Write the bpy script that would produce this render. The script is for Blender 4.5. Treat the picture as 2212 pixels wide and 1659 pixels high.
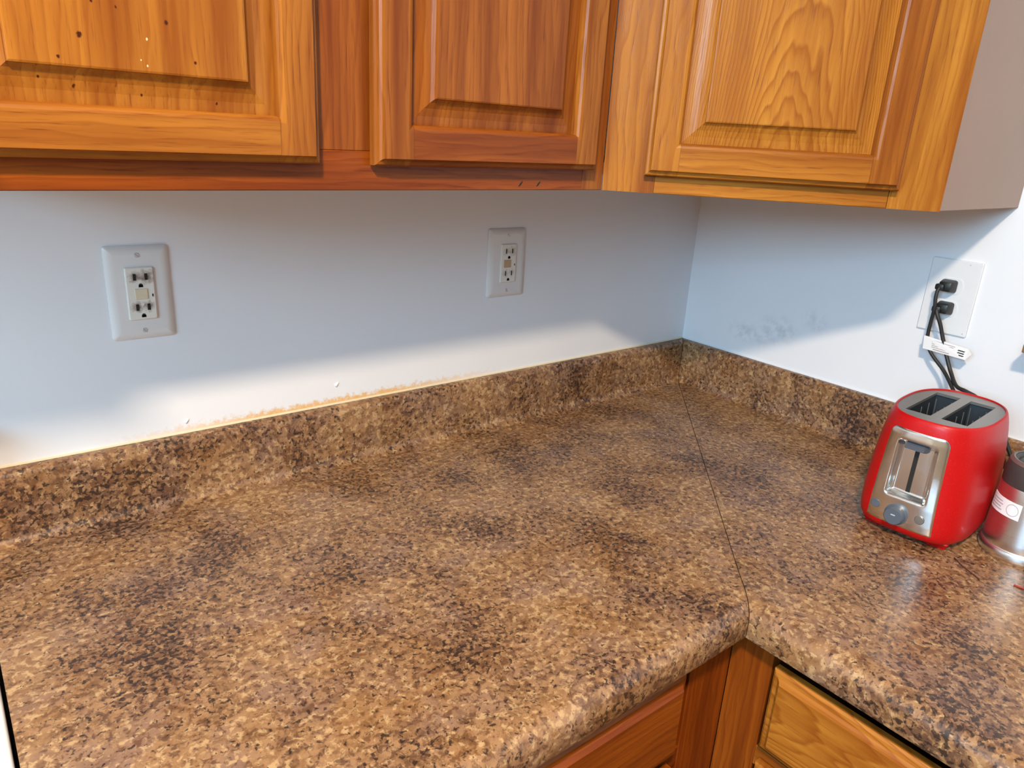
import bpy, bmesh, math, random
from mathutils import Matrix, Vector
random.seed(7)
for o in list(bpy.data.objects): bpy.data.objects.remove(o)
SC = bpy.context.scene
COL = SC.collection
PI = math.pi
FZ = -0.914            # floor, relative to the counter top (z = 0); everything is lifted by 0.914 at the end
CEIL = 1.70

# ------------------------------------------------------------------ camera
cam_d = bpy.data.cameras.new('camera'); cam = bpy.data.objects.new('camera', cam_d); COL.objects.link(cam)
cR = Vector((0.78252423, -0.6201511, 0.05539351)); cU = Vector((0.16094812, 0.28742581, 0.9441833)); cF = Vector((0.60145783, 0.72993083, -0.32472982))
cam.matrix_world = Matrix(((cR.x, cU.x, -cF.x, -1.33568), (cR.y, cU.y, -cF.y, -1.01485), (cR.z, cU.z, -cF.z, 0.52014), (0, 0, 0, 1)))
cam_d.sensor_width = 36; cam_d.lens = 1576.58 * 36 / 2212; cam_d.clip_start = 0.02
SC.camera = cam
# ------------------------------------------------------------------ world, window light, exposure
w = bpy.data.worlds.new('world'); SC.world = w; w.use_nodes = True
w.node_tree.nodes['Background'].inputs[0].default_value = (0.55, 0.75, 1.0, 1); w.node_tree.nodes['Background'].inputs[1].default_value = 0.5
WIN_Y, WIN_Z, WIN_W, WIN_H = -1.45, 1.08, 1.30, 0.76
ld = bpy.data.lights.new('window_daylight', 'AREA'); ld.shape = 'RECTANGLE'; ld.size = WIN_W - .1; ld.size_y = WIN_H - .1
ld.energy = 84; ld.color = (0.40, 0.72, 1.0)
lo = bpy.data.objects.new('window_daylight', ld); COL.objects.link(lo)
lo.location = (-3.27, WIN_Y, WIN_Z); lo.rotation_euler = (PI / 2, 0, -PI / 2)
LAMP = (-1.84, -1.41, CEIL); LAMP_POWER = 84; LAMP_COL = (1.0, 0.81, 0.60)
vs = SC.view_settings
vs.view_transform = 'Standard'; vs.look = 'None'; vs.gamma = 1; vs.use_curve_mapping = False; vs.exposure = -0.14

# ------------------------------------------------------------------ material helpers
def newmat(name):
    m = bpy.data.materials.new(name); m.use_nodes = True
    nt = m.node_tree; return m, nt, nt.nodes['Principled BSDF']
class NB:
    def __init__(s, nt): s.nt = nt
    def n(s, t, **kw):
        nd = s.nt.nodes.new(t)
        for k, v in kw.items():
            if k == 'ins':
                for a, b in v.items():
                    if hasattr(b, 'is_output'): s.nt.links.new(b, nd.inputs[a])
                    else: nd.inputs[a].default_value = b
            else: setattr(nd, k, v)
        return nd
    def math(s, op, a, b=None, clamp=False):
        i = {0: a}
        if b is not None: i[1] = b
        return s.n('ShaderNodeMath', operation=op, use_clamp=clamp, ins=i).outputs[0]
    def mapping(s, v, scale=(1, 1, 1), loc=(0, 0, 0), rot=(0, 0, 0)):
        return s.n('ShaderNodeMapping', ins={'Vector': v, 'Scale': scale, 'Location': loc, 'Rotation': rot}).outputs[0]
    def noise(s, v, scale, detail=2, rough=.5, dist=0):
        return s.n('ShaderNodeTexNoise', ins={'Vector': v, 'Scale': scale, 'Detail': detail, 'Roughness': rough, 'Distortion': dist}).outputs[0]
    def ramp(s, f, stops, interp='LINEAR'):
        nd = s.n('ShaderNodeValToRGB', ins={0: f}); cr = nd.color_ramp; cr.interpolation = interp
        while len(cr.elements) < len(stops): cr.elements.new(0.5)
        for e, (p, c) in zip(cr.elements, stops):
            e.position = p; e.color = (c, c, c, 1) if isinstance(c, (int, float)) else (*c, 1)
        return nd.outputs[0]
    def mix(s, f, a, b, mode='MIX'):
        nd = s.n('ShaderNodeMix', data_type='RGBA', blend_type=mode)
        for idx, v in ((0, f), (6, a), (7, b)):
            if hasattr(v, 'is_output'): s.nt.links.new(v, nd.inputs[idx])
            elif idx == 0: nd.inputs[0].default_value = v
            else: nd.inputs[idx].default_value = (*v, 1)
        return nd.outputs[2]
    def link(s, a, b): s.nt.links.new(a, b)
    def bump(s, h, strength, dist, bsdf):
        b = s.n('ShaderNodeBump', ins={'Height': h, 'Strength': strength, 'Distance': dist}); s.link(b.outputs[0], bsdf.inputs['Normal'])
def srgb(r, g, b):
    f = lambda c: (c / 255 / 12.92) if c / 255 <= .04045 else ((c / 255 + .055) / 1.055) ** 2.4
    return (f(r), f(g), f(b))
def plain(name, col, rough=.5, metal=0, noise_amt=.06, scale=60, spec=None, coat=0):
    m, nt, b = newmat(name); B = NB(nt)
    tc = B.n('ShaderNodeTexCoord').outputs['Object']
    f = B.noise(tc, scale, 3)
    c = B.mix(f, tuple(x * (1 - noise_amt) for x in col), tuple(min(1, x * (1 + noise_amt)) for x in col))
    B.link(c, b.inputs['Base Color']); b.inputs['Roughness'].default_value = rough; b.inputs['Metallic'].default_value = metal
    if spec is not None: b.inputs['Specular IOR Level'].default_value = spec
    if coat: b.inputs['Coat Weight'].default_value = coat; b.inputs['Coat Roughness'].default_value = .12
    return m

def oak(name, spots=()):
    m, nt, b = newmat(name); B = NB(nt)
    g = B.n('ShaderNodeAttribute', attribute_name='gr').outputs['Vector']
    tone = B.n('ShaderNodeAttribute', attribute_name='tone').outputs['Fac']
    cath = B.n('ShaderNodeAttribute', attribute_name='cath').outputs['Fac']
    sep = B.n('ShaderNodeSeparateXYZ', ins={0: g}).outputs
    warp = B.noise(B.mapping(g, (3.5, 16, 16)), 1, 3, .55)
    warpc = B.math('MULTIPLY', B.math('SUBTRACT', warp, .5), 1.0)
    straight = B.math('ADD', B.math('MULTIPLY', sep[1], 95), B.math('MULTIPLY', warpc, 5.5))
    yy = B.math('MULTIPLY', sep[1], sep[1])
    para = B.math('ADD', B.math('ADD', B.math('MULTIPLY', sep[0], 22), B.math('MULTIPLY', yy, 1500)), B.math('MULTIPLY', warpc, 7))
    wv = B.n('ShaderNodeMix', data_type='FLOAT', ins={0: cath, 2: straight, 3: para}).outputs[0]
    fr = B.math('FRACT', wv)
    ring = B.ramp(fr, [(0, .0), (.55, .35), (.86, 1), (1, 0)])           # slow darkening, quick release: growth rings
    amt = B.math('ADD', B.math('MULTIPLY', cath, .25), .42)
    ringv = B.math('MULTIPLY', ring, amt)
    broad = B.noise(B.mapping(g, (2.2, 38, 38), (3, 1, 2)), 1, 3, .6)
    pores = B.noise(B.mapping(g, (26, 620, 620)), 1, 2, .6)
    porem = B.ramp(pores, [(.57, 0), (.70, 1)])
    pm = B.math('MULTIPLY', porem, B.math('ADD', B.math('MULTIPLY', ring, .55), .30))
    light = B.mix(tone, srgb(190, 128, 48), srgb(150, 70, 12))
    dark = B.mix(tone, srgb(140, 72, 14), srgb(88, 26, 4))
    c = B.mix(B.math('MULTIPLY', B.ramp(broad, [(.34, 0), (.68, 1)]), .9), light, dark)
    c = B.mix(ringv, c, dark)
    c = B.mix(pm, c, B.mix(tone, srgb(128, 66, 22), srgb(96, 36, 10)))
    for (x, y, r, k) in spots:                                            # flecks of grime and paint on the wood
        dv = B.n('ShaderNodeVectorMath', operation='DISTANCE', ins={0: B.mapping(g, (.75, 1, 0)), 1: (x * .75, y, 0)}).outputs['Value']
        wob = B.math('MULTIPLY', B.math('SUBTRACT', B.noise(g, 500, 1), .5), r * 1.2)
        f = B.ramp(B.math('DIVIDE', B.math('ADD', dv, wob), r * 2), [(.3, 1), (.6, 0)])
        c = B.mix(f, c, srgb(70, 24, 8) if k == 0 else srgb(235, 215, 170))
    B.link(c, b.inputs['Base Color'])
    rg = B.math('ADD', B.math('MULTIPLY', broad, .18), .27); B.link(rg, b.inputs['Roughness'])
    b.inputs['Specular IOR Level'].default_value = .28
    B.bump(B.math('SUBTRACT', B.math('MULTIPLY', ring, .3), porem), .18, .0006, b)
    return m

def laminate():
    m, nt, b = newmat('granite_laminate'); B = NB(nt)
    tc = B.n('ShaderNodeTexCoord').outputs['Object']
    wrp = B.n('ShaderNodeTexNoise', ins={'Vector': tc, 'Scale': 22, 'Detail': 2}).outputs['Color']
    tw = B.n('ShaderNodeVectorMath', operation='MULTIPLY_ADD', ins={0: wrp, 1: (.03, .03, .03), 2: tc}).outputs[0]
    big = B.noise(tw, 8, 3, .62)
    big2 = B.noise(B.mapping(tw, loc=(3, 5, 1)), 11, 3, .6)
    mid = B.noise(tw, 60, 4, .66)
    fine = B.noise(B.mapping(tc, loc=(1, 2, 3)), 165, 3, .6, .35)
    fine2 = B.noise(B.mapping(tc, loc=(7, 2, 5)), 125, 3, .62, .4)
    fine3 = B.noise(B.mapping(tc, loc=(2, 9, 5)), 120, 3, .6, .3)
    base = B.ramp(mid, [(.28, srgb(102, 70, 44)), (.43, srgb(138, 98, 62)), (.57, srgb(162, 120, 80)), (.74, srgb(140, 104, 80))])
    och = B.math('MULTIPLY', B.ramp(big2, [(.5, 0), (.66, 1)]), .38)
    base = B.mix(och, base, srgb(146, 98, 48))
    plum = B.math('MULTIPLY', B.ramp(B.noise(B.mapping(tw, loc=(9, 1, 7)), 15, 3, .6), [(.48, 0), (.66, 1)]), .55)
    base = B.mix(plum, base, srgb(132, 102, 90))
    cream = B.ramp(B.math('ADD', fine3, B.math('MULTIPLY', B.math('SUBTRACT', .5, big), .3)), [(.54, 0), (.64, 1)])
    base = B.mix(B.math('MULTIPLY', cream, .62), base, srgb(204, 166, 116))
    brn = B.ramp(B.math('ADD', fine2, B.math('MULTIPLY', B.math('SUBTRACT', big, .5), .42)), [(.485, 0), (.60, 1)])
    base = B.mix(B.math('MULTIPLY', brn, .8), base, B.mix(B.ramp(big2, [(.4, 0), (.6, 1)]), srgb(88, 58, 46), srgb(104, 64, 32)))
    drk = B.ramp(B.math('ADD', fine, B.math('MULTIPLY', B.math('SUBTRACT', big, .5), .5)), [(.56, 0), (.64, 1)])
    base = B.mix(B.math('MULTIPLY', drk, .9), base, srgb(46, 32, 26))
    base = B.n('ShaderNodeHueSaturation', ins={'Saturation': .97, 'Value': .92, 'Color': base}).outputs[0]
    B.link(base, b.inputs['Base Color'])
    B.link(B.math('ADD', B.math('MULTIPLY', mid, .15), .27), b.inputs['Roughness'])
    b.inputs['Specular IOR Level'].default_value = .45
    B.bump(fine, .12, .0008, b)
    return m

def wallpaint(name, stain=None):
    m, nt, b = newmat(name); B = NB(nt)
    tc = B.n('ShaderNodeTexCoord').outputs['Object']
    sep = B.n('ShaderNodeSeparateXYZ', ins={0: tc}).outputs
    c = B.mix(B.noise(tc, 6, 3), srgb(226, 226, 230), srgb(233, 232, 233))
    if stain == 'tan': c = B.mix(B.noise(tc, 6, 3), srgb(168, 154, 134), srgb(176, 162, 142))  # unseen walls only: darkened to tan so they bounce less light
    if stain == 'yellow':       # old yellowed grease along the top of the splash
        hgt = B.math('ADD', sep[2], B.math('MULTIPLY', B.math('SUBTRACT', B.noise(tc, 110, 3, .7), .5), .03))
        v = B.ramp(B.math('DIVIDE', B.math('SUBTRACT', hgt, .0968), .02), [(.0, 1), (.30, .85), (.62, 0)])
        d = B.math('ABSOLUTE', B.math('ADD', sep[0], .86))
        h = B.ramp(B.math('DIVIDE', d, .36), [(.3, 1), (.95, 0)])
        f = B.math('MULTIPLY', B.math('MULTIPLY', v, h), .85)
        c = B.mix(f, c, srgb(220, 160, 40))
    if stain == 'smudge':
        n = B.noise(tc, 55, 4, .65)
        for (y, z, ry, rz, k) in ((-.235, .172, .055, .036, .28), (-.31, .205, .035, .03, .2), (-.15, .150, .04, .03, .2), (-.19, .150, .05, .03, .2)):
            q = B.n('ShaderNodeVectorMath', operation='LENGTH', ins={0: B.mapping(tc, (0, 1 / ry, 1 / rz), (0, -y / ry, -z / rz))}).outputs['Value']
            f = B.math('MULTIPLY', B.math('MULTIPLY', B.ramp(q, [(.1, 1), (1, 0)]), B.ramp(n, [(.42, 0), (.62, 1)])), k)
            c = B.mix(f, c, srgb(120, 118, 122))
    B.link(c, b.inputs['Base Color']); b.inputs['Roughness'].default_value = .55
    B.bump(B.noise(tc, 220, 3), .05, .001, b)
    return m

def redpaint():
    m, nt, b = newmat('red_flake_paint'); B = NB(nt)
    tc = B.n('ShaderNodeTexCoord').outputs['Object']
    v = B.n('ShaderNodeTexVoronoi', ins={'Vector': tc, 'Scale': 620})
    fl = B.ramp(v.outputs['Distance'], [(.10, 1), (.22, 0)])
    cell = B.n('ShaderNodeSeparateColor', ins={0: v.outputs['Color']}).outputs[0]
    fl = B.math('MULTIPLY', fl, B.math('GREATER_THAN', cell, .62))
    c = B.mix(B.noise(tc, 300, 2), srgb(176, 5, 9), srgb(192, 10, 13))
    c = B.mix(B.math('MULTIPLY', fl, .5), c, srgb(240, 110, 50))
    B.link(c, b.inputs['Base Color']); b.inputs['Roughness'].default_value = .42; b.inputs['Coat Weight'].default_value = .1; b.inputs['Specular IOR Level'].default_value = .3; b.inputs['Coat Roughness'].default_value = .2
    return m
def brushed(name, col, rough=.28, scale=(40, 40, 900), aniso=.4):
    m, nt, b = newmat(name); B = NB(nt)
    tc = B.n('ShaderNodeTexCoord').outputs['Object']
    n = B.noise(B.mapping(tc, scale), 1, 3)
    B.link(B.mix(n, tuple(x * .9 for x in col), col), b.inputs['Base Color']); b.inputs['Metallic'].default_value = 1
    B.link(B.math('ADD', B.math('MULTIPLY', n, .12), rough - .06), b.inputs['Roughness']); b.inputs['Anisotropic'].default_value = aniso
    return m
def receptacle_plastic(name, scorch):
    m, nt, b = newmat(name); B = NB(nt)
    tc = B.n('ShaderNodeTexCoord').outputs['Object']
    c = B.mix(B.noise(tc, 80, 2), srgb(222, 216, 205), srgb(228, 223, 214))
    if scorch:
        n = B.math('MULTIPLY', B.math('SUBTRACT', B.noise(tc, 260, 3), .5), .012)
        for (x, z, r) in ((-.006, .0215, .0085), (.0078, .0215, .0115), (-.0058, -.017, .0085), (.0074, -.0165, .0080)):
            q = B.n('ShaderNodeVectorMath', operation='DISTANCE', ins={0: B.mapping(tc, (1, 0, 1)), 1: (x, 0, z)}).outputs['Value']
            f = B.math('MULTIPLY', B.ramp(B.math('DIVIDE', B.math('ADD', q, n), r), [(.15, 1), (1, 0)]), scorch)
            c = B.mix(f, c, srgb(96, 56, 26))
    B.link(c, b.inputs['Base Color']); b.inputs['Roughness'].default_value = .35
    return m

M = {}
# lens of marks on the leftmost door (grain coordinates: along, across)
M['oak'] = oak('honey_oak')
M['lam'] = laminate()
M['wall_l'] = wallpaint('wall_paint_stained', 'yellow'); M['wall_r'] = wallpaint('wall_paint_smudged', 'smudge'); M['wall'] = wallpaint('wall_paint', 'tan')
M['vinyl'] = plain('end_panel_vinyl', srgb(142, 104, 76), .22, 0, .08, 9)
M['dark'] = plain('dark_gap', (.012, .009, .007), .8)
M['inside'] = plain('cabinet_inside', srgb(140, 96, 56), .7)
M['plate'] = plain('outlet_plate_plastic', srgb(222, 218, 216), .32, 0, .02)
M['plate_r'] = plain('painted_outlet_plate', srgb(225, 224, 225), .4, 0, .02)
M['gfci'] = receptacle_plastic('receptacle_plastic_scorched', .85); M['gfci2'] = receptacle_plastic('receptacle_plastic_browned', .4)
M['button'] = plain('test_button_plastic', srgb(216, 200, 172), .4)
M['button2'] = plain('test_button_tan', srgb(186, 152, 116), .4)
M['slot'] = plain('slot_black', (.01, .007, .005), .7)
M['screw'] = plain('screw_paint', srgb(205, 202, 204), .3, .3)
M['black'] = plain('black_rubber', srgb(24, 25, 24), .45)
M['cord'] = plain('cord_rubber', srgb(36, 35, 36), .5)
M['red'] = redpaint()
M['chrome'] = brushed('brushed_chrome', (.86, .85, .83), .20, (60, 900, 60), .5)
M['steel'] = brushed('brushed_steel', (.88, .88, .88), .30, (30, 30, 700), .3)
M['satin'] = plain('satin_grey_metal', srgb(150, 144, 138), .38, .75, .04)
M['liner'] = plain('slot_liner_metal', srgb(92, 98, 104), .35, .8, .1)
M['knob'] = plain('grey_knob_plastic', srgb(84, 90, 100), .35)
M['lever'] = plain('lever_plastic', srgb(76, 80, 90), .3)
M['collar'] = plain('dark_grey_plastic', srgb(62, 60, 58), .35)
M['sticker'] = plain('white_sticker', srgb(236, 232, 231), .5, 0, .02)
M['print'] = plain('grey_print', srgb(172, 160, 160), .6)
M['printdark'] = plain('black_print', srgb(40, 38, 36), .6)
M['enamel'] = plain('white_enamel', srgb(232, 232, 230), .22, 0, .02, coat=.3)
M['glassblack'] = plain('black_oven_glass', srgb(14, 14, 16), .12)
M['coil'] = plain('burner_coil', srgb(40, 38, 38), .5, .5)
M['tile'] = plain('floor_vinyl', srgb(118, 92, 66), .4, 0, .12, 6)
M['ceil'] = plain('ceiling_paint', srgb(232, 228, 220), .7, 0, .03, 40)
M['caulk'] = plain('caulk', srgb(222, 206, 172), .5, 0, .04)
M['caulk_w'] = plain('white_caulk', srgb(226, 226, 228), .5, 0, .03)
M['shelfwood'] = plain('brown_shelf_wood', srgb(126, 94, 62), .5, 0, .15, 30)
M['crumb'] = plain('dark_crumb', srgb(70, 34, 22), .7); M['redcrumb'] = plain('red_crumb', srgb(150, 30, 22), .6)

# ------------------------------------------------------------------ mesh helpers
def link(o, parent=None):
    COL.objects.link(o)
    if parent is not None: o.parent = parent
    return o
def obj(name, bm, mat, parent=None, smooth=False, angle=40):
    me = bpy.data.meshes.new(name); bmesh.ops.recalc_face_normals(bm, faces=bm.faces); bm.to_mesh(me); bm.free()
    if mat is not None: me.materials.append(M[mat] if isinstance(mat, str) else mat)
    if smooth:
        for p in me.polygons: p.use_smooth = True
        try: me.set_sharp_from_angle(angle=math.radians(angle))
        except Exception: pass
    return link(bpy.data.objects.new(name, me), parent)
def empty(name, loc, rz=0):
    o = bpy.data.objects.new(name, None); o.empty_display_size = .05; o.location = loc; o.rotation_euler = (0, 0, rz); return link(o)
def tag(o, label, cat, group=None):
    o['label'] = label; o['category'] = cat
    if group: o['group'] = group
    return o
def struct(o, label, cat):
    o['kind'] = 'structure'; o['label'] = label; o['category'] = cat; return o
def add_box(bm, lo, hi, bev=0, seg=2):
    r = bmesh.ops.create_cube(bm, size=1)
    vs_ = r['verts']
    for v in vs_:
        for i in range(3): v.co[i] = lo[i] + (v.co[i] + .5) * (hi[i] - lo[i])
    if bev:
        es = list({e for v in vs_ for e in v.link_edges})
        bmesh.ops.bevel(bm, geom=es, offset=bev, segments=seg, profile=.5, affect='EDGES')
    return bm
def box(lo, hi, bev=0, seg=2): return add_box(bmesh.new(), lo, hi, bev, seg)
def lathe(prof, n=48, c=(0, 0, 0)):
    bm = bmesh.new(); rings = []
    for r, z in prof:
        if r < 1e-6: rings.append([bm.verts.new((c[0], c[1], c[2] + z))])
        else: rings.append([bm.verts.new((c[0] + r * math.cos(2 * PI * i / n), c[1] + r * math.sin(2 * PI * i / n), c[2] + z)) for i in range(n)])
    for a, b in zip(rings, rings[1:]):
        for i in range(n):
            j = (i + 1) % n
            if len(a) == 1 and len(b) == 1: continue
            if len(a) == 1: bm.faces.new((a[0], b[i], b[j]))
            elif len(b) == 1: bm.faces.new((a[i], a[j], b[0]))
            else: bm.faces.new((a[i], a[j], b[j], b[i]))
    return bm
def spline(pts, k=8):
    P = [Vector(p) for p in pts]; P = [P[0] * 2 - P[1]] + P + [P[-1] * 2 - P[-2]]; out = []
    for i in range(1, len(P) - 2):
        for s in range(k):
            t = s / k; a, b, c, d = P[i - 1:i + 3]
            out.append(.5 * ((2 * b) + (c - a) * t + (2 * a - 5 * b + 4 * c - d) * t * t + (-a + 3 * b - 3 * c + d) * t ** 3))
    out.append(P[-2]); return out
def tube(path, r, n=10, bm=None):
    bm = bm or bmesh.new(); rings = []
    for i, p in enumerate(path):
        t = (path[min(i + 1, len(path) - 1)] - path[max(i - 1, 0)]).normalized()
        a = t.cross(Vector((0, 0, 1)))
        if a.length < .05: a = t.cross(Vector((0, 1, 0)))
        a.normalize(); b = t.cross(a)
        rings.append([bm.verts.new(p + r * (math.cos(2 * PI * k / n) * a + math.sin(2 * PI * k / n) * b)) for k in range(n)])
    for q, s in zip(rings, rings[1:]):
        for k in range(n): bm.faces.new((q[k], q[(k + 1) % n], s[(k + 1) % n], s[k]))
    bm.faces.new(rings[0][::-1]); bm.faces.new(rings[-1]); return bm
def grain(o, along=2, across=0, tone=.4, cath=0, center=(0, 0), mat=None):
    """store grain coordinates (along, across, depth), stain tone and figure on the mesh"""
    me = o.data; third = 3 - along - across
    off = Vector((0, 0, 0)) if cath else Vector((random.uniform(0, 9), random.uniform(0, 9), random.uniform(0, 9)))
    if mat: off = Vector((0, 0, 0))
    a = me.attributes.new('gr', 'FLOAT_VECTOR', 'POINT')
    for i, v in enumerate(me.vertices):
        a.data[i].vector = (v.co[along] - center[0] + off.x, v.co[across] - center[1] + off.y, v.co[third] + off.z)
    t = me.attributes.new('tone', 'FLOAT', 'POINT'); c = me.attributes.new('cath', 'FLOAT', 'POINT')
    for i in range(len(me.vertices)): t.data[i].value = tone; c.data[i].value = cath
    if not me.materials: me.materials.append(mat or M['oak'])
    return o

# ------------------------------------------------------------------ room shell
RX, RY = -3.3, -4.6
struct(obj('wall_back', box((RX, 0, FZ), (0, .1, CEIL)), 'wall_l'), 'white painted wall behind the long counter, yellow stain at the splash', 'wall')
wb = SC.objects['wall_back']
for (x, z, r) in ((-1.0857, .1133, .0030), (-.8585, .1287, .0032)):
    bm = bmesh.new(); bmesh.ops.create_icosphere(bm, subdivisions=2, radius=r)
    for v in bm.verts: v.co = Vector((v.co.x * (1 + .5 * math.sin(v.co.z * 900)) + x, v.co.y * .7, v.co.z * 1.1 + v.co.x * .6 + z))
    obj('paint_bump', bm, 'wall_r', wb, True)
struct(obj('wall_right', box((0, RY, FZ), (.1, .1, CEIL)), 'wall_r'), 'white painted wall behind the red toaster', 'wall')
bm = bmesh.new()
wy0, wy1, wz0, wz1 = WIN_Y - WIN_W / 2, WIN_Y + WIN_W / 2, WIN_Z - WIN_H / 2, WIN_Z + WIN_H / 2
for lo_, hi_ in (((RX - .1, RY, FZ), (RX, wy0, CEIL)), ((RX - .1, wy1, FZ), (RX, .1, CEIL)), ((RX - .1, wy0, FZ), (RX, wy1, wz0)), ((RX - .1, wy0, wz1), (RX, wy1, CEIL))): add_box(bm, lo_, hi_)
struct(obj('wall_left', bm, 'wall'), 'tan painted wall with the window', 'wall')
struct(obj('wall_front', box((RX, RY - .1, FZ), (0, RY, CEIL)), 'wall'), 'tan painted wall behind the camera', 'wall')
struct(obj('floor', box((RX - .1, RY - .1, FZ - .08), (.1, .1, FZ)), 'tile'), 'tan vinyl kitchen floor', 'floor')
struct(obj('ceiling', box((RX - .1, RY - .1, CEIL), (.1, .1, CEIL + .08)), 'ceil'), 'off-white kitchen ceiling', 'ceiling')
bm = bmesh.new()
for lo_, hi_ in (((RX - .08, wy0, wz0), (RX - .02, wy0 + .05, wz1)), ((RX - .08, wy1 - .05, wz0), (RX - .02, wy1, wz1)), ((RX - .08, wy0, wz0), (RX - .02, wy1, wz0 + .05)),
                 ((RX - .08, wy0, wz1 - .05), (RX - .02, wy1, wz1)), ((RX - .07, wy0, WIN_Z - .02), (RX - .03, wy1, WIN_Z + .02))): add_box(bm, lo_, hi_, .004)
struct(obj('window_1', bm, 'enamel'), 'white framed kitchen window', 'window')

# ceiling lamp
lamp = tag(empty('ceiling_lamp', LAMP), 'round ceiling lamp with a white glass shade', 'lamp')
obj('lamp_base', lathe([(0, 0), (.16, 0), (.16, -.02), (.15, -.028), (0, -.028)]), 'enamel', lamp, True)
m_, nt_, b_ = newmat('lit_lamp_glass'); b_.inputs['Base Color'].default_value = (.9, .88, .82, 1); b_.inputs['Emission Color'].default_value = (*LAMP_COL, 1); b_.inputs['Emission Strength'].default_value = 3
obj('lamp_shade', lathe([(.14, -.028), (.145, -.045), (.12, -.075), (.07, -.092), (0, -.098)]), m_, lamp, True)
l2 = bpy.data.lights.new('lamp_light', 'AREA'); l2.shape = 'DISK'; l2.size = .17; l2.energy = LAMP_POWER; l2.color = LAMP_COL
l2o = bpy.data.objects.new('lamp_light', l2); COL.objects.link(l2o); l2o.location = (LAMP[0], LAMP[1], LAMP[2] - .103)

# ------------------------------------------------------------------ countertop: two post-formed sections, mitred in the corner
D, HB, TB, TE = .635, .0968, .0189, .041
XL, YR = -1.342, -1.75
prof = [(.001, -TE + .002), (.001, HB)]
prof += [(TB - .011, HB)] + [(TB - .011 + .011 * math.sin(a), HB - .011 + .011 * math.cos(a)) for a in (PI * k / 12 for k in range(1, 7))]
cr_ = .016
prof += [(TB, cr_ + .02)] + [(TB + cr_ - cr_ * math.cos(a), cr_ - cr_ * math.sin(a)) for a in (PI * k / 16 for k in range(0, 9))]
prof += [(D - .075, 0), (D - .055, .0004), (D - .040, .0016), (D - .030, .0022), (D - .022, .0016)]
prof += [(D - .019 + .019 * math.sin(a), -.0185 + .0195 * math.cos(a)) for a in (PI * k / 16 for k in range(1, 8))]
prof += [(D, -.022), (D, -TE + .006), (D - .002, -TE), (D - .03, -TE), (D - .03, -TE + .018), (.02, -TE + .018), (.001, -TE + .002)]
prof = prof[:-1]
def counter(name, which, gap, dz):
    bm = bmesh.new(); rings = []
    steps = [0, .02, .25, .5, .75, 1]
    for k in steps:
        ring = []
        for s, z in prof:
            mit = -s - gap
            if which == 'l': ring.append(bm.verts.new((XL + (mit - XL) * (1 - k), -s, z + dz)))
            else: ring.append(bm.verts.new((-s, (mit) + (YR - mit) * k, z + dz)))
        rings.append(ring)
    n = len(prof)
    for a, b in zip(rings, rings[1:]):
        for i in range(n): bm.faces.new((a[i], a[(i + 1) % n], b[(i + 1) % n], b[i]))
    bm.faces.new(rings[0]); bm.faces.new(rings[-1][::-1])
    return obj(name, bm, 'lam', None, True, 35)
tag(counter('countertop', 'l', .0007, 0), 'long speckled brown laminate countertop with splash under the two outlets', 'countertop')
tag(counter('countertop', 'r', .0007, .0006), 'speckled brown laminate countertop with splash that carries the red toaster', 'countertop')
# caulk lines between splash and wall
c1 = obj('trim_1', tube([Vector((XL, -.001, HB + .0005)), Vector((-.001, -.001, HB + .0005))], .0022, 8), 'caulk', None, True); struct(c1, 'white caulk line above the long splash', 'caulk')
c2 = obj('trim_2', tube([Vector((-.001, -.001, HB + .0008)), Vector((-.001, YR, HB + .0008))], .0020, 8), 'caulk_w', None, True); struct(c2, 'white caulk line above the splash behind the toaster', 'caulk')

# ------------------------------------------------------------------ cabinet doors
T = .019
FR = [(0, 0), (0, -.009), (.0015, -.0115), (.0045, -.0125), (.0065, -.0150), (.0075, -T), (.0365, -T), (.0395, -.0178), (.0415, -.0150), (.0425, -.0105), (.0425, -.004)]
PN = [(.0405, -.0055), (.0455, -.0062), (.052, -.0068), (.060, -.0088), (.066, -.0118), (.0695, -.0150), (.0700, -.0172), (.0715, -.0178)]
def rings(bm, w_, h_, pr, fill):
    R = []
    for s, y in pr: R.append([bm.verts.new(c) for c in ((s, y, s), (w_ - s, y, s), (w_ - s, y, h_ - s), (s, y, h_ - s))])
    for a, b in zip(R, R[1:]):
        for i in range(4): bm.faces.new((a[i], a[(i + 1) % 4], b[(i + 1) % 4], b[i]))
    if fill: bm.faces.new(R[-1])
    return bm
def clip(bm, planes):
    for co, no in planes:
        bmesh.ops.bisect_plane(bm, geom=list(bm.verts) + list(bm.edges) + list(bm.faces), plane_co=co, plane_no=no, clear_outer=True)
    return bm
def at(o, parent, loc):
    o.parent = parent; o.location = loc; return o
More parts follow.
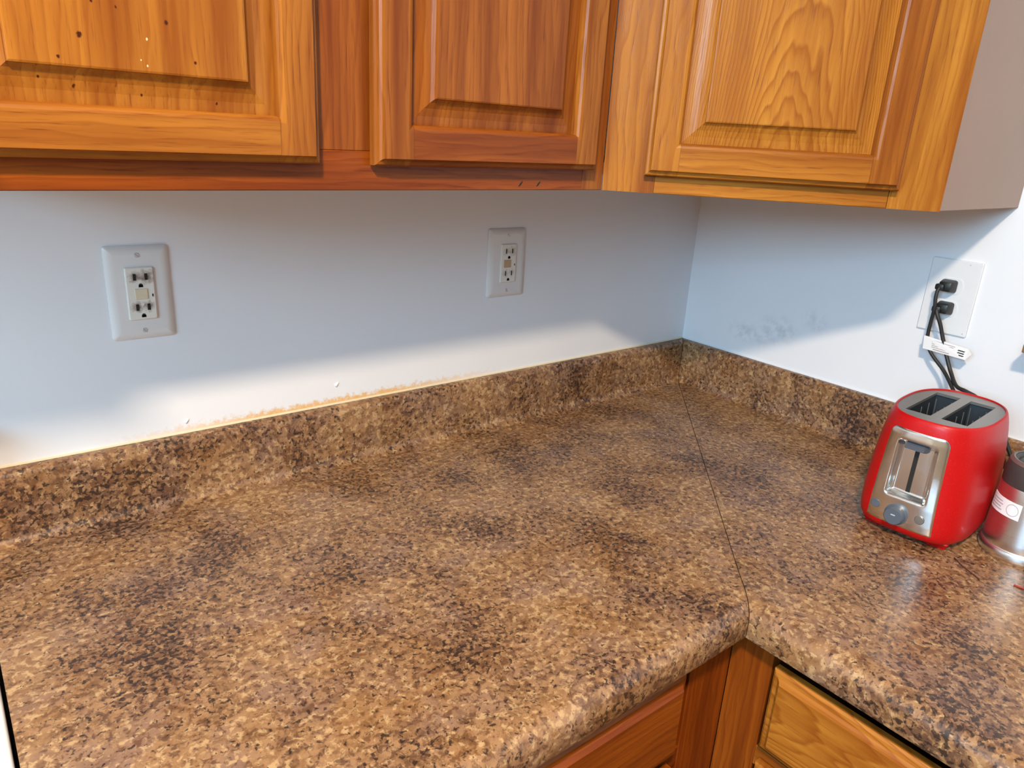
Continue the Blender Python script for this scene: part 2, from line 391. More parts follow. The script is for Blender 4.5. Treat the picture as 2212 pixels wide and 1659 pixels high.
def door(parent, x0, z0, w_, h_, yf, tones, cath=0, mat=None, center=None):
    """raised-panel door; parts sit in the cabinet's own axes, front towards -y. tones: stile L, stile R, rail, panel"""
    sw = .0425; holder = None
    bm = rings(bmesh.new(), w_, h_, PN, True)
    p = obj('door', bm, None); at(p, parent, (x0, yf - .003, z0))
    p.data.name = 'door_panel'
    grain(p, 2, 0, tones[3], cath, center or (0, w_ / 2), mat)
    pieces = [('stile', [((sw, 0, 0), (1, 0, 0))], 2, 0, tones[0], 0), ('stile', [((w_ - sw, 0, 0), (-1, 0, 0))], 2, 0, tones[1], 0),
              ('rail', [((sw + .0002, 0, 0), (-1, 0, 0)), ((w_ - sw - .0002, 0, 0), (1, 0, 0)), ((0, 0, h_ / 2), (0, 0, 1))], 0, 2, tones[2], .0),
              ('rail', [((sw + .0002, 0, 0), (-1, 0, 0)), ((w_ - sw - .0002, 0, 0), (1, 0, 0)), ((0, 0, h_ / 2), (0, 0, -1))], 0, 2, tones[2], .0)]
    for nm, pl, al, ac, tn, ca in pieces:
        b = clip(rings(bmesh.new(), w_, h_, FR, False), pl)
        o = obj(nm, b, None, p); 
        if mat: grain(o, al, ac, tn, ca, (0, w_ / 2) if al == 2 else (w_ / 2, 0)); o.data.materials.clear(); o.data.materials.append(M['oak'])
        else: grain(o, al, ac, tn, ca)
    return p
def piece(name, parent, lo_, hi_, along, across, tone, cath=0, bev=.0008, mat=None, center=(0, 0)):
    o = obj(name, box(lo_, hi_, bev, 1), None if mat is None else mat, parent)
    if mat is None: grain(o, along, across, tone, cath, center)
    return o

ZC = .4535; CH = .762; FW = .044
# ---- long wall cabinet (two doors)
Dp, L = .2883, .5995
# flecks on the left door: (along from door bottom, across from door centre, radius, kind)
dx0 = -1.334; dw1 = .322
def spot(x, z, r, k=0): return (z - .4805, x - (dx0 + dw1 / 2), r, k)
SP = []
import_pts = [(-1.2133, .5741, .0019), (-1.2295, .5570, .0012), (-1.1478, .5905, .0016), (-1.1270, .5620, .0012), (-1.2020, .5995, .0011), (-1.1850, .5975, .0009), (-1.2440, .5415, .0010), (-1.2200, .5365, .0012), (-1.1080, .5300, .0011), (-1.1700, .5330, .0009)]
SP = [spot(x, z, r) for x, z, r in import_pts] + [spot(-1.1640, .5765, .0008, 1), spot(-1.1700, .5600, .0006, 1), spot(-1.1655, .5560, .0007, 1)]
M['oak_flecked'] = oak('honey_oak_flecked', SP)
uc = tag(empty('wall_cabinet', (-1.36, -Dp, ZC)), 'two-door honey oak wall cabinet above the two long-wall outlets', 'cabinet')
cw = 1.36 - L
obj('carcass', add_box(add_box(add_box(add_box(box((0, .02, .02), (cw, Dp - .001, .036)), (0, .02, 0), (.016, Dp - .001, CH)), (cw - .016, .02, 0), (cw - .0005, Dp - .001, CH)), (0, .02, CH - .016), (cw, Dp - .001, CH)), (0.016, Dp - .008, .036), (cw - .016, Dp - .001, CH - .016)), 'inside', uc)
f0, f1 = 0, .02
piece('frame_rail', uc, (0, f0, 0), (cw - .038, f1, .040), 0, 2, .95)
piece('frame_rail', uc, (0, f0, CH - .04), (cw - .038, f1, CH), 0, 2, .8)
piece('frame_stile', uc, (0, f0, .040), (.038, f1, CH - .04), 2, 0, .6)
piece('frame_stile', uc, (.342, f0, .040), (.418, f1, CH - .04), 2, 0, .72)
piece('frame_stile', uc, (cw - .038, f0, 0), (cw - .0004, f1, CH), 2, 0, .62)
door(uc, dx0 + 1.36, .027, dw1, .708, 0, (.3, .45, .42, .22), 0, M['oak_flecked'], (0, dw1 / 2))
door(uc, -.9515 + 1.36, .0265, .322, .708, 0, (.62, .5, .85, .66), 0)
# two dark gouges on the bottom rail under the right door
for gx in (-.742, -.713):
    bm = bmesh.new(); bmesh.ops.create_icosphere(bm, subdivisions=2, radius=.0016)
    for v in bm.verts: v.co = Vector((gx + 1.36 + v.co.x + v.co.z * 1.8, v.co.y * .25, .0075 + v.co.z * 2.2))
    obj('gouge', bm, 'slot', uc, True)
# ---- diagonal corner wall cabinet
S2 = math.sqrt(2); DL = (L - Dp) * S2
dc = tag(empty('corner_wall_cabinet', (-L, -Dp, ZC), -PI / 4), 'diagonal honey oak corner wall cabinet with one raised-panel door', 'cabinet')
def to_local(x, y):   # world -> diagonal cabinet axes
    vx, vy = x + L, y + Dp; return ((vx - vy) / S2, (vx + vy) / S2)
bm = bmesh.new()
bm = bmesh.new()
foot = [to_local(*p) for p in ((-L + .002, -Dp + .012), (-L + .002, -.001), (-.001, -.001), (-.001, -L + .006), (-Dp + .012, -L + .006))]
for z0, z1 in ((.02, .036),):
    a = [bm.verts.new((x, y, z0)) for x, y in foot]; b = [bm.verts.new((x, y, z1)) for x, y in foot]
    bm.faces.new(a); bm.faces.new(b[::-1])
    for i in range(5): bm.faces.new((a[i], a[(i + 1) % 5], b[(i + 1) % 5], b[i]))
obj('carcass_shelf', bm, 'inside', dc)
bm = bmesh.new()      # exposed end panel towards the open counter
q = [to_local(*p) for p in ((-Dp + .006, -L + .0015), (-.001, -L + .0015), (-.001, -L + .0135), (-Dp + .016, -L + .0135))]
a = [bm.verts.new((x, y, 0.0012)) for x, y in q]; b = [bm.verts.new((x, y, CH)) for x, y in q]
bm.faces.new(a); bm.faces.new(b[::-1])
for i in range(4): bm.faces.new((a[i], a[(i + 1) % 4], b[(i + 1) % 4], b[i]))
e = obj('end_panel', bm, 'vinyl', dc); e['label'] = 'greyish-tan smooth end panel'
bm = bmesh.new()
q = [to_local(*p) for p in ((-L + .001, -Dp + .006), (-L + .001, -.001), (-L + .013, -.001), (-L + .013, -Dp + .016))]
a = [bm.verts.new((x, y, 0.0012)) for x, y in q]; b = [bm.verts.new((x, y, CH)) for x, y in q]
bm.faces.new(a); bm.faces.new(b[::-1])
for i in range(4): bm.faces.new((a[i], a[(i + 1) % 4], b[(i + 1) % 4], b[i]))
obj('end_panel', bm, 'inside', dc)
def mitred(name, lo_, hi_, side, tone):
    bm = box(lo_, hi_)
    for v in bm.verts:
        if side < 0 and v.co.x < lo_[0] + 1e-4 and v.co.y > .01: v.co.x += .012
        if side > 0 and v.co.x > hi_[0] - 1e-4 and v.co.y > .01: v.co.x -= .018
    o = obj(name, bm, None, dc); return grain(o, 2, 0, tone, 0)
mitred('frame_stile', (.0006, 0, 0), (.0693, .019, CH), -1, .34)
mitred('frame_stile', (.3735, 0, 0), (DL + .001, .019, CH), 1, .10)
piece('frame_rail', dc, (.0697, 0, 0), (.3731, .019, .040), 0, 2, .22)
piece('frame_rail', dc, (.0697, 0, CH - .04), (.3731, .019, CH), 0, 2, .22)
door(dc, .0545, .0235, .3255, .708, 0, (.24, .46, .30, .14), 1, None, (.30, .175))

# ------------------------------------------------------------------ base cabinets
BH = -TE - .0005
def base_cabinet(loc, rz, label, width, fronts, tone_st, tones, hide_left=0):
    c = tag(empty('base_cabinet', loc, rz), label, 'cabinet')
    top = BH - FZ; kick = .10
    bm = box((0, .02, kick), (width, .58, kick + .018))
    add_box(bm, (0, .02, kick), (.016, .58, top)); add_box(bm, (width - .016, .02, kick), (width, .58, top)); add_box(bm, (.016, .572, kick), (width - .016, .58, top))
    obj('carcass', bm, 'inside', c)
    obj('toe_kick', box((0, .07, 0), (width, .085, kick)), 'dark', c)
    piece('frame_rail', c, (0, 0, kick), (width, .0195, kick + .04), 0, 2, tones)
    piece('frame_rail', c, (0, .0005, top - .195), (width, .0195, top - .165), 0, 2, tones)
    for x0, x1, tn in tone_st: piece('frame_stile', c, (x0, -.0006, kick), (x1, .0195, top), 2, 0, tn)
    for x0, x1, z1, z0, tn, ca in fronts:
        bm = bmesh.new(); w_, h_ = x1 - x0, z1 - z0
        rings(bm, w_, h_, [(0, 0), (0, -.010), (.003, -.0125), (.008, -.0135), (.0115, -.0165), (.013, -T)], True)
        o = obj('drawer_front', bm, None, c); o.location = (x0, -.002, z0 - FZ)
        grain(o, 0, 2, tn, ca, (.16, h_ * .62) if ca else (0, 0))
        door(c, x0, kick + .02, w_, z0 - FZ - .045 - kick, 0, (tn, tn, tn, tn), 0)
    return c
base_cabinet((-1.34, -.60, FZ), 0, 'reddish oak base cabinet under the long counter', .739, [(.04, .629, -.0715, -.190, .92, 0)], [(0, .045, .9), (.655, .739, .95)], .95)
base_cabinet((-.60, -.6005, FZ), -PI / 2, 'oak base cabinet with swirled drawer front under the toaster counter', 1.14, [(.0665, .52, -.0715, -.192, .26, 1), (.56, 1.08, -.0715, -.192, .3, 1)], [(0, .0572, .86), (.515, .57, .6), (1.08, 1.14, .5)], .6)
# hidden blind corner carcass so the counter is carried in the corner
# ------------------------------------------------------------------ outlets
def rbox(w_, h_, t0, t1, r_, bev):
    """rounded plate in xz, from y=-t0 to y=-t1 with sloped border"""
    bm = bmesh.new(); R = []
    def ring(ins, y):
        out = []; hw, hh = w_ / 2 - ins, h_ / 2 - ins; rr = max(r_ - ins * .5, .0006)
        for cx, cz, a0 in ((hw - rr, hh - rr, 0), (-hw + rr, hh - rr, PI / 2), (-hw + rr, -hh + rr, PI), (hw - rr, -hh + rr, 1.5 * PI)):
            for k in range(4):
                a = a0 + PI / 2 * k / 3; out.append(bm.verts.new((cx + rr * math.cos(a), y, cz + rr * math.sin(a))))
        return out
    for ins, y in bev: R.append(ring(ins, y))
    n = len(R[0])
    for a, b in zip(R, R[1:]):
        for i in range(n): bm.faces.new((a[i], a[(i + 1) % n], b[(i + 1) % n], b[i]))
    bm.faces.new(R[0][::-1]); bm.faces.new(R[-1]); return bm
def disc_y(r, y0, y1, c, n=20):
    bm = bmesh.new(); a = [bm.verts.new((c[0] + r * math.cos(2 * PI * i / n), y0, c[1] + r * math.sin(2 * PI * i / n))) for i in range(n)]
    b = [bm.verts.new((c[0] + r * .85 * math.cos(2 * PI * i / n), y1, c[1] + r * .85 * math.sin(2 * PI * i / n))) for i in range(n)]
    bm.faces.new(a[::-1]); bm.faces.new(b)
    for i in range(n): bm.faces.new((a[i], a[(i + 1) % n], b[(i + 1) % n], b[i]))
    return bm
def screw(parent, x, z, ang, y=-.0064):
    s = obj('screw', disc_y(.0033, 0, -.0010, (0, 0)), 'screw', parent, True); s.location = (x, y, z)
    g = obj('screw_slot', box((-.0029, -.0013, -.00045), (.0029, -.0007, .00045)), 'print', s); g.rotation_euler = (0, ang, 0)
def gfci(loc, w_, label, mat, bmat, wide, tone_slot, reset_dx):
    o = tag(empty('wall_outlet', loc), label, 'outlet', 'white outlets above the long counter')
    obj('cover_plate', rbox(w_, .1205, 0, .0062, .004, [(0, -.0002), (0, -.0022), (.0022, -.0042), (.0065, -.0060), (.0105, -.0066)]), 'plate', o, True, 25)
    f = obj('receptacle', rbox(.0335, .0675, 0, .01, .0018, [(0, -.006), (0, -.0088), (.0012, -.0098)]), mat, o, True, 25)
    for s, z in ((1, .0215), (-1, -.0175)):
        for x in (-.006, .0075):
            obj('slot', box((x - wide / 2, -.0102, z - .0042), (x + wide / 2, -.0085, z + .0042), .0004), tone_slot, f)
        obj('ground_hole', add_box(disc_y(.0026, -.0085, -.0102, (.0003, z - .0105)), (-.0023, -.0102, z - .0131), (.0029, -.0086, z - .0105)), tone_slot, f)
    bt = obj('test_button', box((reset_dx - .0075, -.0110, -.0072), (reset_dx + .0075, -.009, .0064), .0006), bmat, f)
    obj('indicator', box((.0125, -.0103, -.0045), (.0140, -.0088, -.001), .0002), 'slot', f)
    screw(o, 0, .0484, .7); screw(o, 0, -.0484, .9)
    return o
gfci((-1.1273, 0, .3005), .0755, 'white outlet with scorched brown slots, leftmost of the three outlets', 'gfci', 'button', .0036, 'slot', 0)
gfci((-.5312, 0, .3025), .0815, 'white outlet with clean lower slots and tan button, middle of the three outlets', 'gfci2', 'button2', .0022, 'slot', -.0028)
o = tag(empty('wall_outlet', (0, -.5347, .3017), -PI / 2), 'flat white outlet with two black plugs above the toaster', 'outlet')
obj('cover_plate', rbox(.0785, .1235, 0, .005, .002, [(0, -.0002), (0, -.0040), (.0012, -.0050)]), 'plate_r', o, True, 25)
for z in (.0185, -.0195):
    bm = bmesh.new(); n = 28; ra = []
    for y in (-.005, -.0062):
        ra.append([bm.verts.new((.0172 * math.cos(2 * PI * i / n), y, z + max(-.0128, min(.0128, .0172 * math.sin(2 * PI * i / n))))) for i in range(n)])
    bm.faces.new(ra[0][::-1]); bm.faces.new(ra[1])
    for i in range(n): bm.faces.new((ra[0][i], ra[0][(i + 1) % n], ra[1][(i + 1) % n], ra[1][i]))
    obj('receptacle', bm, 'plate_r', o)
for x, z in ((.0203, .0563), (.0341, -.0562)): obj('screw', disc_y(.0013, -.0048, -.0055, (x, z)), 'screw', o)

# ------------------------------------------------------------------ toaster
TC = Vector((-.2158, -.6507, 0)); TROT = .0653
PROF = [(.0115, .0930, .0665), (.0145, .0965, .0705), (.022, .0995, .0735), (.035, .1010, .0750), (.060, .1020, .0757), (.085, .1020, .0752), (.110, .1018, .0738), (.135, .1012, .0717), (.155, .1004, .0696), (.168, .0992, .0675), (.176, .0980, .0655), (.1805, .0968, .0640)]
def ab(z):
    if z <= PROF[0][0]: return PROF[0][1:]
    for p, q_ in zip(PROF, PROF[1:]):
        if z <= q_[0]:
            t = (z - p[0]) / (q_[0] - p[0]); return (p[1] + (q_[1] - p[1]) * t, p[2] + (q_[2] - p[2]) * t)
    return PROF[-1][1:]
def nexp(z): return 3.7 - 1.1 * max(0, min(1, z / .17))
def sup(a, b, t, e=2.6):
    c, s = math.cos(t), math.sin(t)
    return (math.copysign(abs(c) ** (2 / e), c) * a, math.copysign(abs(s) ** (2 / e), s) * b)
def front(y, z):
    a, b = ab(z); e = nexp(z); return -a * max(0, 1 - abs(y / b) ** e) ** (1 / e)
PY = .0035
PZ0, PZ1 = .0215, .1665
def phw(z):
    t = (z - PZ0) / (PZ1 - PZ0); h = .0455 + (.0395 - .0455) * t
    for rc, d in ((.013, z - (PZ1 - .013)),):
        if d > 0: h -= rc * (1 - math.sqrt(max(0, 1 - (d / rc) ** 2)))
    d = (PZ0 + .004) - z
    if d > 0: h -= .004 * (1 - math.sqrt(max(0, 1 - (d / .004) ** 2)))
    return h
to = tag(empty('toaster', TC, TROT), 'glossy red two-slice toaster with chrome front panel', 'toaster')
bm = bmesh.new(); R = []; NT = 144
zs = [PROF[0][0]] + [.0125 + (.1805 - .0125) * k / 42 for k in range(43)]
for z in zs:
    a, b = ab(z); R.append([bm.verts.new((*sup(a, b, 2 * PI * (i + .5) / NT, nexp(z)), z)) for i in range(NT)])
a, b = PROF[-1][1:]
for ins, z in ((.0012, .1828), (.0026, .1836), (.0036, .1832), (.0040, .1785)): R.append([bm.verts.new((*sup(a - ins, b - ins, 2 * PI * (i + .5) / NT), z)) for i in range(NT)])
for p, q_ in zip(R, R[1:]):
    for i in range(NT):
        j = (i + 1) % NT; f = [p[i], p[j], q_[j], q_[i]]; cx = sum(v.co.x for v in f) / 4; cy = sum(v.co.y for v in f) / 4; cz = sum(v.co.z for v in f) / 4
        if cx < 0 and PZ0 + .006 < cz < PZ1 - .005 and abs(cy - PY) < phw(cz) - .004: continue     # opening behind the chrome panel
        bm.faces.new(f)
bm.faces.new(R[0][::-1])
obj('shell', bm, 'red', to, True, 50)
# feet
for fx, fy in ((-.057, -.043), (-.057, .043), (.057, -.043), (.057, .043)):
    bm = box((fx - .021, fy - .016, 0), (fx + .021, fy + .016, .014), .003)
    for v in bm.verts:
        if v.co.z < .006: v.co.x = fx + (v.co.x - fx) * .72; v.co.y = fy + (v.co.y - fy) * .8
    obj('foot', bm, 'red', to)
# chrome panel with the lever scoop
bm = bmesh.new(); NU, NV = 64, 84; grid = []
def scoop(y, z):
    zc_, hz = .1085, .0435; t = (z - (zc_ - hz)) / (2 * hz); hw = .0285 + (.0270 - .0285) * t; y -= .002
    qx, qz = abs(y) - (hw - .006), abs(z - zc_) - (hz - .006)
    d = math.hypot(max(qx, 0), max(qz, 0)) + min(max(qx, qz), 0) - .006
    s = max(0, min(1, -d / .0085)); return .012 * s * s * (3 - 2 * s)
for j in range(NV + 1):
    z = PZ0 + (PZ1 - PZ0) * j / NV; h = phw(z); row = []
    for i in range(NU + 1):
        y0_ = h * (2 * i / NU - 1); y = y0_ + PY
        edge = min(1, (h - abs(y0_)) / .003, (PZ1 - z) / .003 + .0, (z - PZ0) / .003)
        x = front(y, z) - .0016 * max(0, min(1, edge)) ** .5 + .0008 + scoop(y, z); row.append(bm.verts.new((x, y, z)))
    grid.append(row)
for j in range(NV):
    for i in range(NU): bm.faces.new((grid[j][i], grid[j][i + 1], grid[j + 1][i + 1], grid[j + 1][i]))
pan = obj('front_panel', bm, 'chrome', to, True, 60); pan['label'] = 'chrome front panel with a recessed lever scoop'
bm = bmesh.new(); vs2 = []
for k in range(9):
    z = .074 + .064 * k / 8; x = front(0, z) + .0112; vs2.append([bm.verts.new((x + dx, y, z)) for dx, y in ((-.0007, .0002), (-.0007, .0058), (.004, .0058), (.004, .0002))])
for p, q_ in zip(vs2, vs2[1:]):
    for i in range(4): bm.faces.new((p[i], p[(i + 1) % 4], q_[(i + 1) % 4], q_[i]))
bm.faces.new(vs2[0]); bm.faces.new(vs2[-1])
obj('lever_slot', bm, 'slot', pan)
lx = front(0, .145) + .004
bm = bmesh.new()      # lever: a wedge-shaped thumb tab
sec = [(.012, .1465), (-.004, .1480), (-.0095, .1450), (-.010, .1415), (-.002, .1395), (.012, .1380)]
A_ = [bm.verts.new((lx + x, -.0115 + (.003 if x < -.003 else 0), z)) for x, z in sec]; B_ = [bm.verts.new((lx + x, .0195 - (.003 if x < -.003 else 0), z)) for x, z in sec]
bm.faces.new(A_); bm.faces.new(B_[::-1])
for i in range(6): bm.faces.new((A_[i], A_[(i + 1) % 6], B_[(i + 1) % 6], B_[i]))
bmesh.ops.bevel(bm, geom=list(bm.edges), offset=.0008, segments=2, affect='EDGES')
obj('lever', bm, 'lever', to, True)
def disc_x(r, prof_, c):   # turned on the x axis, facing -x
    bm = lathe(prof_, 32)
    for v in bm.verts: v.co = Vector((c[0] - v.co.z, c[1] + v.co.y, c[2] + v.co.x))
    return bm
kz = .0405; kx = front(.006, kz)
kn = obj('browning_knob', disc_x(0, [(.0155, 0), (.0155, .003), (.0135, .0045), (.0128, .0125), (.0115, .0140), (0, .0142)], (kx + .001, .0070, kz)), 'knob', to, True)
obj('pointer', box((kx - .0138, .0040, kz + .002), (kx - .0128, .0100, kz + .0036), .0003), 'screw', kn)
for by, bz in ((.0370, .0455), (-.0235, .0445)):
    bx = front(by, bz)
    bn = obj('button', disc_x(0, [(.0064, 0), (.0064, .0018), (.0056, .0026), (0, .0029)], (bx, by, bz)), 'knob' if by > 0 else 'satin', to, True)
# top plate with two slots
bm = bmesh.new(); SL = ((-.0621, .0621, .0070, .0398), (-.0621, .0621, -.0398, -.0070)); PZ = .1815
outer = [bm.verts.new((*sup(.0926, .0602, 2 * PI * (i + .5) / 72), PZ)) for i in range(72)]
es = [bm.edges.new((outer[i], outer[(i + 1) % 72])) for i in range(72)]
low = []
for x0, x1, y0, y1 in SL:
    vs3 = [bm.verts.new(c) for c in ((x0, y0, PZ), (x1, y0, PZ), (x1, y1, PZ), (x0, y1, PZ))]
    es += [bm.edges.new((vs3[i], vs3[(i + 1) % 4])) for i in range(4)]; low.append(vs3)
bmesh.ops.triangle_fill(bm, use_beauty=True, edges=es)
for vs3 in low:
    dn = [bm.verts.new((v.co.x, v.co.y, PZ - .004)) for v in vs3]
    for i in range(4): bm.faces.new((vs3[i], vs3[(i + 1) % 4], dn[(i + 1) % 4], dn[i]))
tp = obj('top_plate', bm, 'satin', to)
for x0, x1, y0, y1 in SL:
    bm = bmesh.new(); up = [bm.verts.new(c) for c in ((x0 - .003, y0 - .001, .1800), (x1 + .003, y0 - .001, .1800), (x1 + .003, y1 + .001, .1800), (x0 - .003, y1 + .001, .1800))]
    dn = [bm.verts.new((v.co.x, v.co.y, .05)) for v in up]
    for i in range(4): bm.faces.new((up[i], up[(i + 1) % 4], dn[(i + 1) % 4], dn[i]))
    bm.faces.new(dn)
    ln = obj('slot_liner', bm, 'liner', tp)
    for yy_ in (y0 + .006, y1 - .006):
        for k in range(4):
            xx = x0 + .018 + (x1 - x0 - .036) * k / 3
            obj('guide_wire', tube([Vector((xx, yy_, .176)), Vector((xx, yy_ + (.002 if yy_ < (y0 + y1) / 2 else -.002), .12)), Vector((xx, yy_, .07))], .0007, 6), 'satin', ln, True)
    obj('bread_carriage', box((x0 + .006, y0 + .008, .075), (x1 - .006, y1 - .008, .078)), 'satin', ln)
def W(parent, pts):
    inv = Matrix.Rotation(-parent.rotation_euler.z, 3, 'Z'); return [inv @ (Vector(p) - parent.location) for p in pts]
def plug(parent, cord, y, z):
    """moulded plug standing out of the wall plate, cord leaving to the left and down"""
    bm = box((-.029, y - .0125, z - .0105), (-.0063, y + .0125, z + .0105), .004, 2)
    for v in bm.verts:
        if v.co.x < -.018: v.co.y = y + (v.co.y - y) * .8; v.co.z = z + (v.co.z - z) * .78
    add_box(bm, (-.0345, y - .001, z - .0065), (-.026, y + .0130, z + .0040), .003, 2)
    for v in bm.verts: v.co = W(parent, [v.co])[0]
    return obj('plug', bm, 'black', cord, True)
c1p = [(-.026, -.533, .3205), (-.0325, -.5265, .3165), (-.035, -.526, .302), (-.034, -.528, .283), (-.030, -.526, .258), (-.028, -.526, .231), (-.028, -.533, .214), (-.030, -.543, .203), (-.035, -.566, .185), (-.048, -.586, .169), (-.058, -.600, .155), (-.062, -.612, .125), (-.064, -.625, .08), (-.075, -.638, .045), (-.100, -.6435, .036), (-.120, -.6440, .034)]
pc = obj('power_cord', tube(spline(W(to, c1p), 8), .0030, 10), 'cord', to, True)
plug(to, pc, -.5325, .3203)
# paper flag on the toaster cord
bm = bmesh.new()
tw = W(to, ((-.0315, -.5215, .2355), (-.0315, -.5930, .2295), (-.0335, -.5995, .2225), (-.0335, -.5925, .2110), (-.0315, -.5240, .2130)))
th = Vector((-.0006, 0, 0)); a = [bm.verts.new(v) for v in tw]; b = [bm.verts.new(v + th) for v in tw]
bm.faces.new(a); bm.faces.new(b[::-1])
for i in range(5): bm.faces.new((a[i], a[(i + 1) % 5], b[(i + 1) % 5], b[i]))
tg = obj('cord_tag', bm, 'sticker', pc); tg['label'] = 'white paper cord tag with small print'
def tagbar(u0, u1, v0, v1, mat, sk=0):
    bm = bmesh.new(); c = []
    for u, v in ((u0, v0), (u1, v0), (u1 + sk, v1), (u0 + sk, v1)):
        t_ = tw[0].lerp(tw[1], u); b2 = tw[4].lerp(tw[3], u); c.append(t_.lerp(b2, v) + Vector((-.0009, 0, 0)))
    a = [bm.verts.new(v) for v in c]; b = [bm.verts.new(v + Vector((.0003, 0, 0))) for v in c]
    bm.faces.new(a); bm.faces.new(b[::-1])
    for i in range(4): bm.faces.new((a[i], a[(i + 1) % 4], b[(i + 1) % 4], b[i]))
    obj('print_mark', bm, mat, tg)
for r in range(5): tagbar(.20, .72 - .03 * (r % 2), .16 + .13 * r, .16 + .13 * r + .055, 'print')
tagbar(.24, .62, .82, .90, 'print')
for r in range(3): tagbar(.80, .95, .30 + .2 * r, .30 + .2 * r + .1, 'printdark', -.02)

# ------------------------------------------------------------------ coffee grinder at the right edge
GC = Vector((-.1950, -.7750, 0))
gd = tag(empty('coffee_grinder', GC), 'silver tapered coffee grinder with dark lid and white sticker right of toaster', 'coffee grinder')
obj('base_ring', lathe([(0, .0006), (.0480, .0006), (.0502, .003), (.0510, .008), (.0508, .015), (.0497, .0165), (.0488, .0168), (0, .0168)], 64), 'steel', gd, True)
GP = [(.0478, .0165), (.0486, .0185), (.0484, .03), (.0475, .055), (.0463, .08), (.0451, .1035), (.0447, .1055)]
obj('body', lathe([(0, .0165)] + GP + [(0, .1055)], 72), 'steel', gd, True)
LO = -.0145
cl = obj('lid', lathe([(r_ * .945, z_ + LO) for r_, z_ in [(0, .1195), (.0472, .1195), (.0478, .122), (.0472, .138), (.0460, .147), (.0440, .1515), (.0405, .1540), (.0380, .1535), (.0360, .1505), (.0340, .1495), (.0310, .151), (.022, .1550), (.010, .1565), (0, .157)]], 64), 'collar', gd, True)
obj('lid_rim', lathe([(r_ * .945, z_ + LO) for r_, z_ in [(.0448, .1510), (.0436, .1532), (.0408, .1552), (.0385, .1548), (.0388, .1530), (.0430, .1505), (.0448, .1510)]], 64), 'satin', cl, True)
def gr_r(z):
    for p, q_ in zip(GP, GP[1:]):
        if z <= q_[1]: return p[0] + (q_[0] - p[0]) * (z - p[1]) / (q_[1] - p[1])
    return GP[-1][0]
def patch(a0, a1, z0, z1, off, n=10, slope=0):
    bm = bmesh.new(); lo2, hi2 = [], []
    for o2, st in ((off, lo2), (off - .0004, hi2)):
        for k in range(n + 1):
            a = a0 + (a1 - a0) * k / n
            for z in (z0, z1): st.append(bm.verts.new(((gr_r(z) + o2) * math.cos(a), (gr_r(z) + o2) * math.sin(a), z + slope * k / n)))
    for st in (lo2, hi2):
        for k in range(n): bm.faces.new((st[2 * k], st[2 * k + 1], st[2 * k + 3], st[2 * k + 2]))
    for k in range(n):
        for s in (0, 1): bm.faces.new((lo2[2 * k + s], lo2[2 * k + 2 + s], hi2[2 * k + 2 + s], hi2[2 * k + s]))
    for k in (0, n): bm.faces.new((lo2[2 * k], lo2[2 * k + 1], hi2[2 * k + 1], hi2[2 * k]))
    return bm
A0 = math.radians(112); A1 = math.radians(178)
st = obj('sticker', patch(A0, A1, .064, .0865, .0005, 14), 'sticker', gd, True, 30); st['label'] = 'white paper sticker with faint print'
for k in range(4): obj('print_mark', patch(A0 + .12, A0 + .62 - .05 * (k % 2), .0685 + .004 * k, .0697 + .004 * k, .0008, 6), 'print', st, True)
ri = bmesh.new()
for k in range(24):
    a = 2 * PI * k / 24; a2 = 2 * PI * (k + 1) / 24; qd = []
    for aa, rr in ((a, .0085), (a2, .0085), (a2, .0077), (a, .0077)):
        z = .0755 + rr * math.sin(aa); an = A0 + .93 + rr * math.cos(aa) / .049; r3 = gr_r(z) + .0009; qd.append(ri.verts.new((r3 * math.cos(an), r3 * math.sin(an), z)))
    ri.faces.new(qd)
obj('print_mark', ri, 'print', st)
c2p = [(-.026, -.537, .2845), (-.0325, -.5315, .2815), (-.0345, -.536, .272), (-.033, -.542, .260), (-.030, -.550, .238), (-.030, -.563, .209), (-.035, -.577, .186), (-.050, -.595, .170), (-.056, -.613, .167), (-.056, -.634, .160), (-.052, -.665, .135), (-.052, -.700, .08), (-.055, -.735, .03), (-.075, -.765, .012), (-.120, -.775, .010), (-.150, -.7750, .0095)]
gc = obj('power_cord', tube(spline(W(gd, c2p), 8), .0032, 10), 'cord', gd, True)
plug(gd, gc, -.5355, .2838)

# ------------------------------------------------------------------ small wooden wall shelf at the right edge
sh = tag(empty('wall_shelf', (0, -.76, .2555)), 'brown wooden wall shelf end at the right frame edge', 'shelf')
obj('board', box((-.060, -.09, -.0065), (-.0005, .0875, .0065), .001), 'shelfwood', sh)
for yy_ in (-.07, .062): 
    bm = box((-.045, yy_ - .006, -.05), (-.0005, yy_ + .006, -.0065))
    for v in bm.verts:
        if v.co.x < -.03 and v.co.z < -.03: v.co.x = -.008
    obj('bracket', bm, 'shelfwood', sh)

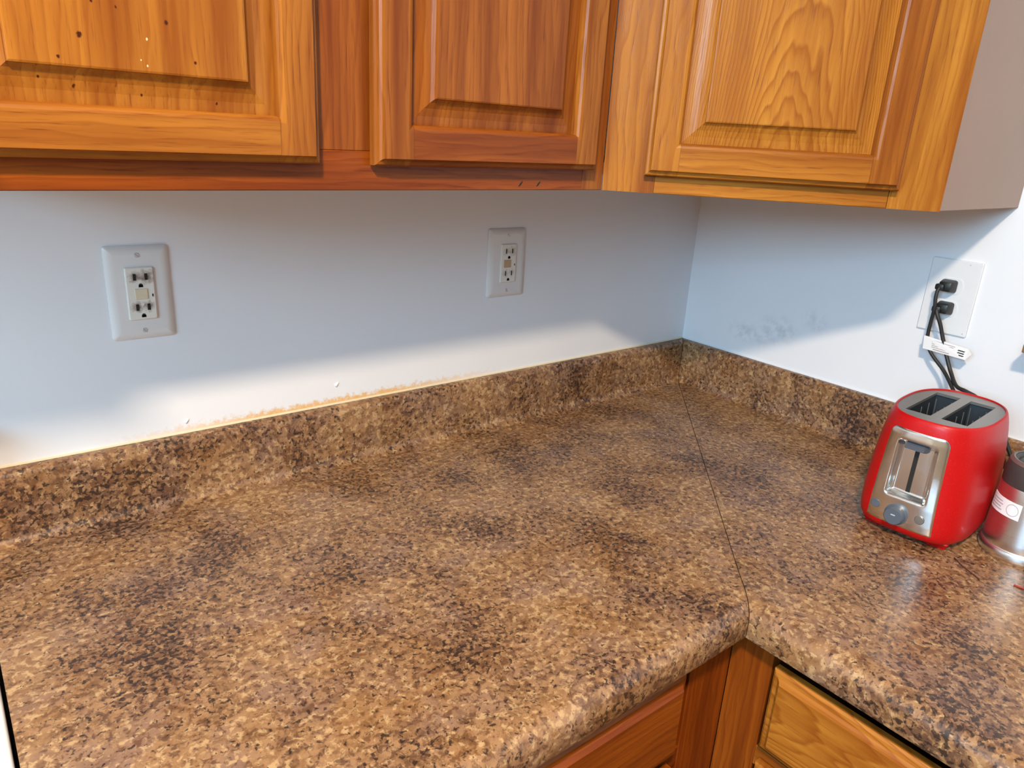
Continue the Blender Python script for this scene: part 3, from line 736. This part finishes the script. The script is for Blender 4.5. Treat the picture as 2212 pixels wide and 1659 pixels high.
# ------------------------------------------------------------------ range left of the long counter
rg = tag(empty('kitchen_range', (-1.7265, -.325, FZ)), 'white enamel range beside the left end of the long counter', 'range')
RH = .0015 - FZ
obj('body', box((-.378, -.30, .02), (.378, .30, RH - .028), .004), 'enamel', rg)
obj('cooktop', box((-.381, -.325, RH - .028), (.381, .305, RH), .004, 3), 'enamel', rg, True)
for bx_, by_, br in ((-.19, -.15, .095), (.19, -.15, .075), (-.19, .14, .075), (.19, .14, .095)):
    pts = []
    for k in range(97):
        a = 2 * PI * k / 24; r = .018 + (br - .018) * k / 96; pts.append(Vector((bx_ + r * math.cos(a), by_ + r * math.sin(a), RH + .008)))
    bu = obj('burner', tube(pts, .0035, 6), 'coil', rg, True)
    obj('drip_bowl', lathe([(0, RH + .001), (br * .8, RH + .001), (br + .008, RH + .004), (br + .012, RH + .0035), (br + .012, RH + .0005), (0, RH + .0005)], 32, (bx_, by_, 0)), 'chrome', bu, True)
bg = obj('backguard', box((-.378, .262, RH), (.378, .318, RH + .17), .01), 'enamel', rg)
for k in range(5): obj('control_knob', lathe([(0, 0), (.02, 0), (.018, .018), (0, .02)], 20), 'collar', bg, True).matrix_local = Matrix.Translation((-.28 + .14 * k, .262, RH + .09)) @ Matrix.Rotation(PI / 2, 4, 'X')
dr = obj('oven_door', box((-.375, -.335, .22), (.375, -.3005, RH - .05), .006), 'enamel', rg)
obj('oven_window', box((-.22, -.3365, .38), (.22, -.334, .62), .0005), 'glassblack', dr)
obj('oven_handle', tube(spline([(-.30, -.335, RH - .10), (-.30, -.375, RH - .10), (0, -.378, RH - .10), (.30, -.375, RH - .10), (.30, -.335, RH - .10)], 6), .009, 10), 'enamel', dr, True)
obj('storage_drawer', box((-.375, -.328, .045), (.375, -.3005, .20), .006), 'enamel', rg)

# range hood over the range
hd = tag(empty('range_hood', (-1.745, 0, .62)), 'white range hood over the range beside the left wall cabinet', 'range hood')
bm = box((-.38, -.46, 0), (.38, -.001, .13))
for v in bm.verts:
    if v.co.y < -.4 and v.co.z > .1: v.co.y = -.30
obj('hood_shell', bm, 'enamel', hd)
obj('hood_lip', box((-.382, -.465, -.012), (.382, -.001, -.0005), .003), 'enamel', hd)
obj('switch', box((-.05, -.462, .02), (.05, -.435, .045), .002), 'collar', hd)

# ------------------------------------------------------------------ crumbs on the toaster counter
zt = .0006
def crumb(pts, r, mat, label):
    o = obj('crumb', tube(spline([(x, y, zt + r) for x, y in pts], 4), r, 6), mat, None, True); tag(o, label, 'crumb')
crumb([(-.2925, -.7275), (-.305, -.742), (-.318, -.764), (-.3235, -.7706)], .0008, 'crumb', 'thin dark sliver lying on the counter in front of the toaster')
crumb([(-.297, -.802), (-.2965, -.808), (-.294, -.816)], .0013, 'redcrumb', 'small red scrap at the right edge of the counter')

# ------------------------------------------------------------------ lift everything so the floor is at z = 0
for o in SC.objects:
    if o.parent is None: o.location.z += .914
